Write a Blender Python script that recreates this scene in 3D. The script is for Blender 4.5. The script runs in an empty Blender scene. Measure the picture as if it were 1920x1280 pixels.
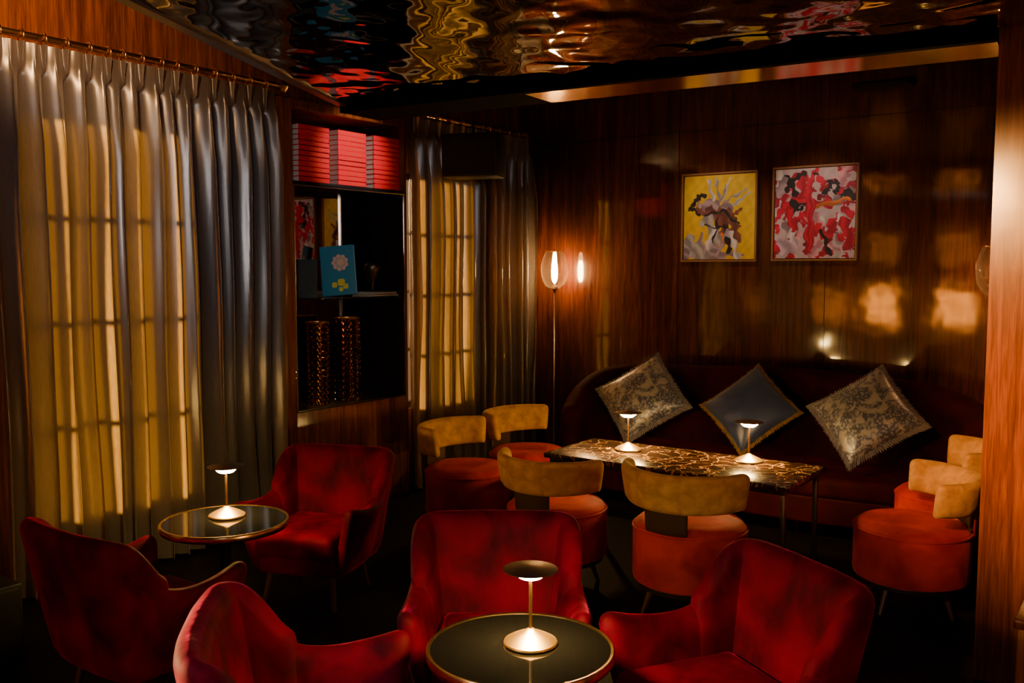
import bpy, bmesh, math, random
import numpy as np
from mathutils import Vector, Matrix, noise
random.seed(7)
C = bpy.context.scene.collection

# ------------------------------------------------------------------ materials
def mat_new(name):
    m = bpy.data.materials.new(name); m.use_nodes = True
    nt = m.node_tree
    b = nt.nodes.get("Principled BSDF")
    return m, nt, b
def pbr(name, col, rough=0.5, metal=0.0, coat=0.0, sheen=0.0, sheen_tint=None, emis=None, estr=0.0, spec=None, bump=None):
    m, nt, b = mat_new(name)
    b.inputs["Base Color"].default_value = (*col, 1)
    b.inputs["Roughness"].default_value = rough
    b.inputs["Metallic"].default_value = metal
    b.inputs["Coat Weight"].default_value = coat
    b.inputs["Coat Roughness"].default_value = 0.08
    b.inputs["Sheen Weight"].default_value = sheen
    if sheen_tint: b.inputs["Sheen Tint"].default_value = (*sheen_tint, 1)
    if spec is not None: b.inputs["Specular IOR Level"].default_value = spec
    if emis:
        b.inputs["Emission Color"].default_value = (*emis, 1)
        b.inputs["Emission Strength"].default_value = estr
    if bump:
        sc, st = bump
        n = nt.nodes.new("ShaderNodeTexNoise"); n.inputs["Scale"].default_value = sc
        tc = nt.nodes.new("ShaderNodeTexCoord")
        nt.links.new(tc.outputs["Object"], n.inputs["Vector"])
        bp = nt.nodes.new("ShaderNodeBump"); bp.inputs["Strength"].default_value = st; bp.inputs["Distance"].default_value = 0.01
        nt.links.new(n.outputs["Fac"], bp.inputs["Height"]); nt.links.new(bp.outputs["Normal"], b.inputs["Normal"])
    return m
def ramp(nt, stops):
    r = nt.nodes.new("ShaderNodeValToRGB")
    el = r.color_ramp.elements
    el[0].position, el[0].color = stops[0][0], (*stops[0][1], 1)
    el[1].position, el[1].color = stops[-1][0], (*stops[-1][1], 1)
    for p, c in stops[1:-1]:
        e = el.new(p); e.color = (*c, 1)
    return r
def wood(name, dark, mid, light, scale=(9, 9, 0.5), rough=0.3, coat=0.5, coatr=0.12):
    m, nt, b = mat_new(name)
    tc = nt.nodes.new("ShaderNodeTexCoord"); mp = nt.nodes.new("ShaderNodeMapping")
    mp.inputs["Scale"].default_value = scale
    nt.links.new(tc.outputs["Object"], mp.inputs["Vector"])
    n1 = nt.nodes.new("ShaderNodeTexNoise"); n1.inputs["Scale"].default_value = 1.6; n1.inputs["Detail"].default_value = 8
    n1.inputs["Roughness"].default_value = 0.65; n1.inputs["Distortion"].default_value = 1.2
    nt.links.new(mp.outputs[0], n1.inputs["Vector"])
    mp2 = nt.nodes.new("ShaderNodeMapping"); mp2.inputs["Scale"].default_value = tuple(s*6 for s in scale)
    nt.links.new(tc.outputs["Object"], mp2.inputs["Vector"])
    n2 = nt.nodes.new("ShaderNodeTexNoise"); n2.inputs["Scale"].default_value = 2.0; n2.inputs["Detail"].default_value = 4
    nt.links.new(mp2.outputs[0], n2.inputs["Vector"])
    mx = nt.nodes.new("ShaderNodeMix"); mx.inputs[0].default_value = 0.3
    nt.links.new(n1.outputs["Fac"], mx.inputs[2]); nt.links.new(n2.outputs["Fac"], mx.inputs[3])
    r = ramp(nt, [(0.34, dark), (0.5, mid), (0.66, light)])
    nt.links.new(mx.outputs[0], r.inputs[0]); nt.links.new(r.outputs[0], b.inputs["Base Color"])
    b.inputs["Roughness"].default_value = rough
    b.inputs["Coat Weight"].default_value = coat; b.inputs["Coat Roughness"].default_value = coatr
    b.inputs["Coat IOR"].default_value = 1.8
    b.inputs["Specular IOR Level"].default_value = 0.12
    n3 = nt.nodes.new("ShaderNodeTexNoise"); n3.inputs["Scale"].default_value = 3.0
    nt.links.new(tc.outputs["Object"], n3.inputs["Vector"])
    bp = nt.nodes.new("ShaderNodeBump"); bp.inputs["Strength"].default_value = 0.10; bp.inputs["Distance"].default_value = 0.02
    nt.links.new(n3.outputs["Fac"], bp.inputs["Height"]); nt.links.new(bp.outputs[0], b.inputs["Coat Normal"])
    return m
def velvet(name, dark, light, sheen, tint, sc=5.0, lo=0.38, hi=0.62, bump=0.25):
    m, nt, b = mat_new(name)
    tc = nt.nodes.new("ShaderNodeTexCoord")
    n = nt.nodes.new("ShaderNodeTexNoise"); n.inputs["Scale"].default_value = sc; n.inputs["Detail"].default_value = 5
    n.inputs["Distortion"].default_value = 0.4
    nt.links.new(tc.outputs["Object"], n.inputs["Vector"])
    r = ramp(nt, [(lo, dark), (hi, light)])
    nt.links.new(n.outputs["Fac"], r.inputs[0]); nt.links.new(r.outputs[0], b.inputs["Base Color"])
    b.inputs["Roughness"].default_value = 0.7
    b.inputs["Specular IOR Level"].default_value = 0.10
    b.inputs["Sheen Roughness"].default_value = 0.28
    b.inputs["Sheen Tint"].default_value = (*tint, 1)
    n4 = nt.nodes.new("ShaderNodeTexNoise"); n4.inputs["Scale"].default_value = sc*1.8; n4.inputs["Detail"].default_value = 6; n4.inputs["Distortion"].default_value = 0.8
    nt.links.new(tc.outputs["Object"], n4.inputs["Vector"])
    mr = nt.nodes.new("ShaderNodeMapRange"); mr.inputs[1].default_value=0.40; mr.inputs[2].default_value=0.62; mr.inputs[3].default_value=sheen*0.3; mr.inputs[4].default_value=sheen
    nt.links.new(n4.outputs["Fac"], mr.inputs[0]); nt.links.new(mr.outputs[0], b.inputs["Sheen Weight"])
    n2 = nt.nodes.new("ShaderNodeTexNoise"); n2.inputs["Scale"].default_value = 8
    nt.links.new(tc.outputs["Object"], n2.inputs["Vector"])
    bp = nt.nodes.new("ShaderNodeBump"); bp.inputs["Strength"].default_value = bump; bp.inputs["Distance"].default_value = 0.02
    nt.links.new(n2.outputs["Fac"], bp.inputs["Height"]); nt.links.new(bp.outputs[0], b.inputs["Normal"])
    return m
def glassy(name, tint=(1,1,1), refl_rough=0.02, k=0.5, base=0.04, haze=0.0):
    m = bpy.data.materials.new(name); m.use_nodes = True; nt = m.node_tree; nt.nodes.clear()
    o = nt.nodes.new("ShaderNodeOutputMaterial"); t = nt.nodes.new("ShaderNodeBsdfTransparent"); g = nt.nodes.new("ShaderNodeBsdfGlossy")
    t.inputs[0].default_value = (*tint, 1); g.inputs["Roughness"].default_value = refl_rough
    f = nt.nodes.new("ShaderNodeLayerWeight"); f.inputs[0].default_value = 0.5
    pw = nt.nodes.new("ShaderNodeMath"); pw.operation='POWER'; pw.inputs[1].default_value=3.0
    ma = nt.nodes.new("ShaderNodeMath"); ma.operation='MULTIPLY_ADD'; ma.inputs[1].default_value=k; ma.inputs[2].default_value=base
    mx = nt.nodes.new("ShaderNodeMixShader")
    nt.links.new(f.outputs["Facing"], pw.inputs[0]); nt.links.new(pw.outputs[0], ma.inputs[0])
    nt.links.new(ma.outputs[0], mx.inputs[0]); nt.links.new(t.outputs[0], mx.inputs[1]); nt.links.new(g.outputs[0], mx.inputs[2])
    last = mx
    if haze > 0:
        tr = nt.nodes.new("ShaderNodeBsdfTranslucent"); tr.inputs[0].default_value=(1,0.85,0.65,1)
        m2 = nt.nodes.new("ShaderNodeMixShader")
        hz = nt.nodes.new("ShaderNodeMath"); hz.operation='MULTIPLY_ADD'; hz.inputs[1].default_value=haze*4; hz.inputs[2].default_value=haze
        nt.links.new(pw.outputs[0], hz.inputs[0]); nt.links.new(hz.outputs[0], m2.inputs[0])
        nt.links.new(mx.outputs[0], m2.inputs[1]); nt.links.new(tr.outputs[0], m2.inputs[2]); last = m2
    nt.links.new(last.outputs[0], o.inputs[0])
    return m

M_wall = wood("rosewood_wall", (0.018,0.004,0.001), (0.075,0.018,0.004), (0.16,0.043,0.009), coat=0.8, coatr=0.07)
M_woodw = wood("rosewood_warm", (0.07,0.017,0.004), (0.22,0.060,0.013), (0.42,0.125,0.026), scale=(12,12,0.6), coatr=0.2)
M_ceilwood = wood("dark_wood_ceiling", (0.01,0.004,0.002), (0.03,0.012,0.005), (0.05,0.02,0.008), scale=(1,8,1))
M_floor = wood("dark_floor_boards", (0.002,0.0015,0.001), (0.006,0.004,0.003), (0.010,0.006,0.004), scale=(0.6,7,1), rough=0.6, coat=0.0)
M_red = velvet("crimson_velvet", (0.050,0.0001,0.007), (0.23,0.0005,0.030), 0.9, (1.0,0.02,0.20), 4.0, 0.34, 0.68, 0.45)
M_rust = velvet("rust_red_velvet", (0.34,0.010,0.006), (0.62,0.034,0.016), 0.5, (1.0,0.18,0.10), 5)
M_gold = velvet("gold_velvet", (0.54,0.27,0.06), (0.88,0.49,0.13), 0.7, (1.0,0.74,0.36), 16, 0.3, 0.7, 0.35)
M_sofa = velvet("burgundy_velvet", (0.022,0.0004,0.002), (0.045,0.0008,0.005), 0.10, (0.8,0.05,0.12))
M_brass = pbr("brass", (0.85,0.54,0.22), 0.25, 1.0)
M_brassd = pbr("brushed_brass", (0.95,0.60,0.16), 0.38, 1.0)
M_chrome = pbr("nickel", (0.75,0.68,0.6), 0.2, 1.0)
M_black = pbr("black_satin", (0.006,0.006,0.007), 0.45, spec=0.3)
M_blackp = pbr("black_velour_panel", (0.003,0.0025,0.0025), 0.9, spec=0.05)
M_blackm = pbr("black_metal", (0.03,0.026,0.022), 0.35, 0.6)
M_bronze = pbr("dark_bronze", (0.32,0.23,0.13), 0.36, 0.9)
M_darkbr = pbr("blackened_bronze", (0.10,0.075,0.05), 0.36, 0.9)
M_blackglass = pbr("black_glass", (0.006,0.006,0.006), 0.04, 0.0, coat=0.5, spec=0.5)
M_mirror = pbr("smoked_mirror", (0.28,0.23,0.20), 0.02, 1.0)
M_legwood = pbr("walnut_leg", (0.06,0.028,0.013), 0.45)
M_darkwood = pbr("ebonised_wood", (0.02,0.012,0.008), 0.35, coat=0.3)
M_glass = glassy("clear_glass", (0.80,0.92,0.90), k=0.7, base=0.08)
M_smoke = glassy("smoked_glass", (0.84,0.79,0.74), k=0.9, base=0.12, haze=0.006)
M_bulb = pbr("warm_bulb", (1,0.8,0.5), 0.5, emis=(1.0,0.60,0.17), estr=480)
M_bulb2 = pbr("warm_globe_bulb", (1,0.8,0.5), 0.5, emis=(1.0,0.54,0.18), estr=420)
M_bulb3 = pbr("dim_globe_bulb", (1,0.8,0.5), 0.5, emis=(1.0,0.50,0.18), estr=90)
M_glowpane = pbr("bright_glow_pane", (0.8,0.4,0.1), 0.5, emis=(1.0,0.28,0.03), estr=24)  # emission stands in for sunlight, seen only as wall reflections
M_glowpane2 = pbr("dim_glow_pane", (0.8,0.4,0.1), 0.5, emis=(1.0,0.28,0.04), estr=2.4)  # weaker glow for the upper pair of added panes
M_redbook = pbr("red_cloth_cover", (0.85,0.003,0.020), 0.5)
M_pages = pbr("paper_pages", (1.0,0.86,0.80), 0.8)
M_foil = pbr("gold_foil", (0.80,0.14,0.06), 0.4, 0.1)
M_teal = pbr("teal_cover", (0.02,0.20,0.36), 0.4)
M_pink = pbr("peony_pink", (0.75,0.45,0.38), 0.6)
M_yel = pbr("leaf_yellow", (0.65,0.6,0.06), 0.6)
M_cream = pbr("cream_cover", (0.45,0.40,0.34), 0.6)
M_green = pbr("dark_green_cover", (0.008,0.022,0.018), 0.5)
M_vase = pbr("mirrored_gold_glass", (0.50,0.31,0.12), 0.04, 1.0)
M_soffit = pbr("polished_brass_soffit", (0.95,0.60,0.22), 0.14, 1.0)
M_ceil = pbr("rippled_mirror_ceiling", (0.265,0.245,0.19), 0.03, 1.0)

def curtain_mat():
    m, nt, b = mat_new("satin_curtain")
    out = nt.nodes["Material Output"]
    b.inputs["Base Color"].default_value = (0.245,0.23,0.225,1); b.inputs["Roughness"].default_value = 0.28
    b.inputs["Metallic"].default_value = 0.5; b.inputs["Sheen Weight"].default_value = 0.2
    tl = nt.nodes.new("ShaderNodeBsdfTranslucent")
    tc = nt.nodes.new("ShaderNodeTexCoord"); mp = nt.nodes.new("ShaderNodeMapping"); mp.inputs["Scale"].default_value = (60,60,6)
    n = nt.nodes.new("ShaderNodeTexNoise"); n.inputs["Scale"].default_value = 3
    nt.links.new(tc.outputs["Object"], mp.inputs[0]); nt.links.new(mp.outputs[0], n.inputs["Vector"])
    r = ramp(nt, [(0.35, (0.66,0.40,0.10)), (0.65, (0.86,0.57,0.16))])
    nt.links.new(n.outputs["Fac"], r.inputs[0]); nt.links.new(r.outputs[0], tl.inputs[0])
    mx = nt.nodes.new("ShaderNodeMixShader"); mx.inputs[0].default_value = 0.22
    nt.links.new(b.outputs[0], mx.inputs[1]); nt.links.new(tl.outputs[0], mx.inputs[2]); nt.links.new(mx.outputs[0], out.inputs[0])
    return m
M_curt = curtain_mat()

def marble_mat():
    m, nt, b = mat_new("black_gold_marble")
    tc = nt.nodes.new("ShaderNodeTexCoord")
    n = nt.nodes.new("ShaderNodeTexNoise"); n.inputs["Scale"].default_value = 2.6; n.inputs["Detail"].default_value = 7
    nt.links.new(tc.outputs["Object"], n.inputs["Vector"])
    mx = nt.nodes.new("ShaderNodeMix"); mx.data_type = 'RGBA'; mx.inputs[0].default_value = 0.42
    nt.links.new(tc.outputs["Object"], mx.inputs[6]); nt.links.new(n.outputs["Color"], mx.inputs[7])
    v = nt.nodes.new("ShaderNodeTexVoronoi"); v.feature = 'DISTANCE_TO_EDGE'; v.inputs["Scale"].default_value = 16
    nt.links.new(mx.outputs[2], v.inputs["Vector"])
    r = ramp(nt, [(0.0, (1.0,0.62,0.24)), (0.012, (0.60,0.28,0.09)), (0.036, (0.035,0.014,0.006))])
    nt.links.new(v.outputs["Distance"], r.inputs[0])
    n5 = nt.nodes.new("ShaderNodeTexNoise"); n5.inputs["Scale"].default_value = 5; nt.links.new(tc.outputs["Object"], n5.inputs["Vector"])
    r5 = ramp(nt, [(0.36, (0.2,0.2,0.2)), (0.52, (1,1,1))]); nt.links.new(n5.outputs["Fac"], r5.inputs[0])
    ml = nt.nodes.new("ShaderNodeMix"); ml.data_type='RGBA'; ml.blend_type='MULTIPLY'; ml.inputs[0].default_value=1.0
    nt.links.new(r.outputs[0], ml.inputs[6]); nt.links.new(r5.outputs[0], ml.inputs[7])
    nt.links.new(ml.outputs[2], b.inputs["Base Color"])
    b.inputs["Roughness"].default_value = 0.26; b.inputs["Specular IOR Level"].default_value = 0.4
    return m
M_marble = marble_mat()

def floral_mat():
    m, nt, b = mat_new("grapevine_jacquard")
    tc = nt.nodes.new("ShaderNodeTexCoord")
    n = nt.nodes.new("ShaderNodeTexNoise"); n.inputs["Scale"].default_value = 12; n.inputs["Detail"].default_value = 6; n.inputs["Distortion"].default_value = 1.0
    nt.links.new(tc.outputs["Object"], n.inputs["Vector"])
    v = nt.nodes.new("ShaderNodeTexVoronoi"); v.inputs["Scale"].default_value = 55
    nt.links.new(tc.outputs["Object"], v.inputs["Vector"])
    r1 = ramp(nt, [(0.42, (0.0,0.0,0.0)), (0.50, (1,1,1))]); nt.links.new(n.outputs["Fac"], r1.inputs[0])
    r2 = ramp(nt, [(0.15, (0.42,0.44,0.60)), (0.55, (0.11,0.12,0.21))]); nt.links.new(v.outputs["Distance"], r2.inputs[0])
    mx = nt.nodes.new("ShaderNodeMix"); mx.data_type = 'RGBA'
    nt.links.new(r1.outputs[0], mx.inputs[0]); mx.inputs[6].default_value = (0.50,0.48,0.54,1)
    nt.links.new(r2.outputs[0], mx.inputs[7]); nt.links.new(mx.outputs[2], b.inputs["Base Color"])
    b.inputs["Roughness"].default_value = 0.38; b.inputs["Sheen Weight"].default_value = 0.3; b.inputs["Metallic"].default_value = 0.3
    return m
M_floral = floral_mat()
M_blue = pbr("slate_blue_satin", (0.05,0.07,0.22), 0.33, 0.2, sheen=0.4, sheen_tint=(0.5,0.65,1))
M_fringeg = pbr("grey_fringe", (0.18,0.16,0.22), 0.8, sheen=0.4)
M_fringey = pbr("bronze_fringe", (0.22,0.12,0.03), 0.7, sheen=0.2)
def attr_mat():
    m, nt, b = mat_new("oil_paint")
    a = nt.nodes.new("ShaderNodeAttribute"); a.attribute_name = "Col"
    nt.links.new(a.outputs["Color"], b.inputs["Base Color"]); b.inputs["Roughness"].default_value = 0.5
    return m
M_paint = attr_mat()

# ------------------------------------------------------------------ helpers
def mk(name, verts, faces, mat, smooth=True, parent=None, sub=0, auto=None):
    me = bpy.data.meshes.new(name); me.from_pydata([tuple(v) for v in verts], [], faces); me.update()
    bm = bmesh.new(); bm.from_mesh(me); bmesh.ops.recalc_face_normals(bm, faces=bm.faces); bm.to_mesh(me); bm.free()
    return fin(name, me, mat, smooth, parent, sub, auto)
def fin(name, me, mat, smooth=True, parent=None, sub=0, auto=None):
    me.materials.append(mat)
    if smooth:
        for p in me.polygons: p.use_smooth = True
        if auto is not None and hasattr(me, "set_sharp_from_angle"): me.set_sharp_from_angle(angle=math.radians(auto))
    o = bpy.data.objects.new(name, me); C.objects.link(o)
    if parent: o.parent = parent
    if sub:
        s = o.modifiers.new("sub", 'SUBSURF'); s.levels = sub; s.render_levels = sub
    return o
def boxes(name, lst, mat, bevel=0.0, parent=None, seg=2):
    bm = bmesh.new()
    for (x0,x1,y0,y1,z0,z1) in lst:
        g = bmesh.ops.create_cube(bm, size=1)
        for v in g['verts']:
            v.co = Vector(((x0+x1)/2+v.co.x*(x1-x0), (y0+y1)/2+v.co.y*(y1-y0), (z0+z1)/2+v.co.z*(z1-z0)))
    if bevel: bmesh.ops.bevel(bm, geom=list(bm.edges), offset=bevel, segments=seg, profile=0.5, affect='EDGES')
    me = bpy.data.meshes.new(name); bm.to_mesh(me); bm.free()
    return fin(name, me, mat, bool(bevel), parent, 0, 40 if bevel else None)
def lathe(name, prof, mat, parent=None, seg=48, loc=(0,0,0), auto=35, rx=1, ry=1):
    V=[]; F=[]
    for r,z in prof:
        for i in range(seg):
            a=2*math.pi*i/seg; V.append((loc[0]+r*rx*math.cos(a), loc[1]+r*ry*math.sin(a), loc[2]+z))
    for j in range(len(prof)-1):
        for i in range(seg):
            F.append((j*seg+i, j*seg+(i+1)%seg, (j+1)*seg+(i+1)%seg, (j+1)*seg+i))
    if prof[0][0]>1e-4: F.append(tuple(range(seg)))
    if prof[-1][0]>1e-4: F.append(tuple((len(prof)-1)*seg+i for i in range(seg)))
    o = mk(name, V, F, mat, True, parent, 0, None)
    bm=bmesh.new(); bm.from_mesh(o.data); bmesh.ops.remove_doubles(bm, verts=bm.verts, dist=1e-6); bmesh.ops.recalc_face_normals(bm, faces=bm.faces); bm.to_mesh(o.data); bm.free()
    if hasattr(o.data,"set_sharp_from_angle"): o.data.set_sharp_from_angle(angle=math.radians(auto))
    return o
def tube(name, pts, r, mat, parent=None, seg=12, r1=None):
    pts=[Vector(p) for p in pts]; V=[]; F=[]; n=len(pts)
    for k,p in enumerate(pts):
        d=(pts[min(k+1,n-1)]-pts[max(k-1,0)]).normalized()
        up=Vector((0,0,1)) if abs(d.z)<0.9 else Vector((1,0,0))
        a=d.cross(up).normalized(); b=d.cross(a).normalized()
        rr=r if r1 is None else r+(r1-r)*k/(n-1)
        for i in range(seg):
            t=2*math.pi*i/seg; V.append(p+a*math.cos(t)*rr+b*math.sin(t)*rr)
    for k in range(n-1):
        for i in range(seg): F.append((k*seg+i,k*seg+(i+1)%seg,(k+1)*seg+(i+1)%seg,(k+1)*seg+i))
    F.append(tuple(range(seg))); F.append(tuple((n-1)*seg+i for i in range(seg)))
    return mk(name,V,F,mat,True,parent,0,50)
def empty(name, loc=(0,0,0), rz=0):
    e=bpy.data.objects.new(name,None); e.empty_display_size=0.1; e.location=loc; e.rotation_euler=(0,0,rz); C.objects.link(e); return e
def tag(o,label,cat,group=None):
    o["label"]=label; o["category"]=cat
    if group: o["group"]=group
def struct(o): o["kind"]="structure"; return o
def dup(root, loc=None, rz=None, scale=None):
    r=root.copy(); C.objects.link(r)
    if loc is not None: r.location=loc
    if rz is not None: r.rotation_euler=(0,0,rz)
    if scale is not None: r.scale=(scale,)*3 if not isinstance(scale,tuple) else scale
    for ch in [c for c in bpy.data.objects if c.parent==root]:
        k=ch.copy(); C.objects.link(k); k.parent=r
        for g in [c for c in bpy.data.objects if c.parent==ch]:
            h=g.copy(); C.objects.link(h); h.parent=k
    return r
def face(dx,dy): return math.atan2(-dx,dy)
def cat(pts, n):
    P=[np.array(p,float) for p in pts]; P=[2*P[0]-P[1]]+P+[2*P[-1]-P[-2]]
    out=[]
    m=len(P)-3
    for k in range(n):
        u=k/(n-1)*m; i=min(int(u),m-1); t=u-i
        p0,p1,p2,p3=P[i:i+4]
        out.append(0.5*((2*p1)+(-p0+p2)*t+(2*p0-5*p1+4*p2-p3)*t*t+(-p0+3*p1-3*p2+p3)*t**3))
    return out
def shell(name, keys, n, mat, parent=None, nz=5, sub=1, endr=True):
    """keys: (xb,yb,zb, xt,yt,zt, thick). closed padded wall along a path."""
    S=cat(keys,n)
    st=[]
    for k,s in enumerate(S):
        a=S[max(k-1,0)]; b=S[min(k+1,len(S)-1)]
        d=np.array([b[3]-a[3],b[4]-a[4]]); d=d/np.linalg.norm(d)
        st.append((s,d))
    if endr:
        def endst(s,d,sign,f,off):
            s2=s.copy(); h=s[6]/2
            for i in (0,3): s2[i]+=sign*d[0]*off*h; s2[i+1]+=sign*d[1]*off*h
            s2[6]=s[6]*f; s2[5]=s[5]-h*(1-f)*1.2
            return (s2,d)
        s0,d0=st[0]; s1,d1=st[-1]
        st=[endst(s0,d0,-1,0.3,0.95),endst(s0,d0,-1,0.75,0.65)]+st+[endst(s1,d1,1,0.75,0.65),endst(s1,d1,1,0.3,0.95)]
    V=[];F=[];
    for s,d in st:
        nx,ny=d[1],-d[0]; h=s[6]/2; zb,zt=s[2],s[5]
        loop=[]
        for i in range(nz+1): loop.append((h, zb+(zt-h-zb)*i/nz))
        for a in (30,60,90,120,150): loop.append((h*math.cos(math.radians(a)), zt-h+h*math.sin(math.radians(a))))
        for i in range(nz+1): loop.append((-h, zb+(zt-h-zb)*(nz-i)/nz))
        K=len(loop)
        for o,z in loop:
            f=(z-zb)/(zt-zb); cx=s[0]+(s[3]-s[0])*f; cy=s[1]+(s[4]-s[1])*f
            V.append((cx+nx*o,cy+ny*o,z))
    for k in range(len(st)-1):
        for i in range(K): F.append((k*K+i,k*K+(i+1)%K,(k+1)*K+(i+1)%K,(k+1)*K+i))
    F.append(tuple(range(K))); F.append(tuple((len(st)-1)*K+i for i in range(K)))
    return mk(name,V,F,mat,True,parent,sub)
def text_mesh(body,size,ext=0.0006):
    cu=bpy.data.curves.new("t",'FONT'); cu.body=body; cu.size=size; cu.extrude=ext; cu.align_x='CENTER'; cu.align_y='CENTER'
    o=bpy.data.objects.new("t",cu); C.objects.link(o); bpy.context.view_layer.update()
    me=bpy.data.meshes.new_from_object(o.evaluated_get(bpy.context.evaluated_depsgraph_get()))
    bpy.data.objects.remove(o); return me

# ------------------------------------------------------------------ room shell
XL=-5.05; YB=7.15; H=3.3; YF=-4.05; PX=-0.645
struct(boxes("floor",[(-5.25,3.1,-4.2,7.35,-0.1,0)],M_floor))
struct(boxes("wall_back",[(-5.25,3.1,YB,YB+0.15,0,H)],M_wall))
struct(boxes("wall_right",[(3.0,3.15,-4.1,YB,0,H)],M_wall))
struct(boxes("wall_front",[(-5.25,3.1,YF-0.15,YF,0,H)],M_woodw))
wins=[(2.44,3.40,0.34,2.60),(5.38,6.10,0.6,2.5),(-1.5,0.9,0.7,2.5)]
lw=[]
def solid(y0,y1,z0=0,z1=H): lw.append((XL-0.15,XL,y0,y1,z0,z1))
solid(YF,-1.5); solid(0.9,wins[0][0]); solid(wins[0][1],4.10); solid(wins[1][1],YB)
for (a,b,c,d) in wins: solid(a,b,0,c); solid(a,b,d,H)
solid(4.10,5.38,2.86,H); lw.append((XL-0.20,XL-0.155,4.05,5.375,0,H))
struct(boxes("wall_left",lw,M_woodw))
struct(boxes("wall_partition",[(PX,3.0,4.28,4.60,0,H)],M_woodw))
struct(boxes("ceiling",[(-5.25,3.1,-4.2,7.35,H,H+0.1)],M_ceilwood))
for i,(a,b,c,d) in enumerate(wins):
    hw=(0.055,0.04,0.03)[i]
    w=[(XL-0.12,XL-0.06,a,a+0.05,c,d),(XL-0.12,XL-0.06,b-0.05,b,c,d),(XL-0.12,XL-0.06,a,b,c,c+0.05),(XL-0.12,XL-0.06,a,b,d-0.05,d)]
    nc={0:4,1:3,2:5}[i]
    for k in range(1,nc):
        y=a+(b-a)*k/nc; w.append((XL-0.11,XL-0.07,y-hw,y+hw,c,d))
    for k in range(1,4):
        z=c+(d-c)*k/4; w.append((XL-0.11,XL-0.07,a,b,z-0.014,z+0.014))
    struct(boxes("window_%d"%(i+1),w,M_darkwood))
# unseen glowing panes added on the front wall to reflect in the back wall
wn=4
for (x0,x1,z0,z1,m) in ((-4.90,-4.28,0.68,1.34,M_glowpane),(-3.62,-2.98,0.68,1.34,M_glowpane),(-4.90,-4.28,1.80,2.40,M_glowpane2),(-3.62,-2.98,1.80,2.40,M_glowpane2)):
    ps=[]
    for a in range(2):
        for b in range(2):
            xa=x0+(x1-x0)*a/2; za=z0+(z1-z0)*b/2
            ps.append((xa+0.02,xa+(x1-x0)/2-0.02,YF,YF+0.012,za+0.02,za+(z1-z0)/2-0.02))
    struct(boxes("window_%d"%wn,ps,m)); wn+=1  # added emissive panes on solid wall, no opening behind
    struct(boxes("window_%d"%wn,[(x0-0.05,x0+0.02,YF,YF+0.03,z0-0.05,z1+0.05),(x1-0.02,x1+0.05,YF,YF+0.03,z0-0.05,z1+0.05),(x0,x1,YF,YF+0.03,z0-0.05,z0+0.02),(x0,x1,YF,YF+0.03,z1-0.02,z1+0.05),
        ((x0+x1)/2-0.02,(x0+x1)/2+0.02,YF,YF+0.03,z0,z1),(x0,x1,YF,YF+0.03,(z0+z1)/2-0.02,(z0+z1)/2+0.02)],M_darkwood)); wn+=1  # frames around the added panes
struct(boxes("trim_1",[(-5.0,3.0,YB-0.004,YB,2.847,2.851)]+[(x-0.0015,x+0.0015,YB-0.004,YB,0,H) for x in (-4.6,-3.42,-2.2,-0.98)],M_black))
struct(boxes("baseboard_back",[(-4.85,3.0,YB-0.02,YB,0,0.12)],M_black))

# dropped rippled ceiling panel
PZ=2.70
e0=Vector((-4.02,3.95)); e1=Vector((-1.64,-1.0)); eR=Vector((3.0,4.50)); 
V=[];F=[];nx=180;ny=160
for j in range(ny+1):
    for i in range(nx+1):
        s=(i/nx)**1.25; t=j/ny
        lft=e1+(e0-e1)*t; rgt=Vector((3.0,-1.0))+(eR-Vector((3.0,-1.0)))*t
        x=lft.x+(rgt.x-lft.x)*s; y=lft.y+(rgt.y-lft.y)*s
        z=0.010*noise.noise(Vector((x*4.2,y*4.2,3.1)))+0.0052*noise.noise(Vector((x*10+3,y*10,1.0)))+0.010*noise.noise(Vector((x*1.3,y*1.3,9)))
        V.append((x,y,PZ+z))
for j in range(ny):
    for i in range(nx):
        a=j*(nx+1)+i; F.append((a,a+1,a+nx+2,a+nx+1))
struct(mk("trim_2",V,F,M_ceil))
def prism(name, poly, z0, z1, mat):
    n=len(poly); V=[(x,y,z0) for x,y in poly]+[(x,y,z1) for x,y in poly]
    F=[tuple(range(n)),tuple(range(n,2*n))]+[(i,(i+1)%n,n+(i+1)%n,n+i) for i in range(n)]
    return mk(name,V,F,mat,False)
struct(prism("trim_3",[tuple(e0),tuple(e1),(3.0,-1.0),tuple(eR)],PZ+0.025,PZ+0.10,M_black))
d=(e1-e0).normalized(); nrm=Vector((d.y,-d.x)); 
if nrm.x>0: nrm=-nrm
q=[e0, e1, e1+nrm*0.05, e0+nrm*0.05]
struct(prism("trim_4",[tuple(v) for v in q],PZ-0.014,PZ+0.10,pbr("grey_metal_edge",(0.30,0.26,0.23),0.35,0.8)))
fd=(eR-e0).normalized(); fn=Vector((-fd.y,fd.x))
L=(PX-e0.x)/fd.x
pa=e0-fd*0.05; pb=e0+fd*L; pm=e0+fd*((-2.85-e0.x)/fd.x)
BZ=2.655
struct(prism("trim_5",[tuple(pa),tuple(pb),tuple(pb+fn*0.05),tuple(pa+fn*0.05)],BZ-0.003,PZ+0.10,M_blackp))
struct(prism("trim_6",[tuple(pm+fn*0.05),tuple(pb+fn*0.05),tuple(pb+fn*0.36),tuple(pm+fn*0.36)],BZ,PZ+0.10,M_soffit))
struct(prism("trim_7",[tuple(pa+fn*0.05),tuple(pm+fn*0.05),tuple(pm+fn*0.36),tuple(pa+fn*0.36)],BZ,PZ+0.10,M_blackp))

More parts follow.
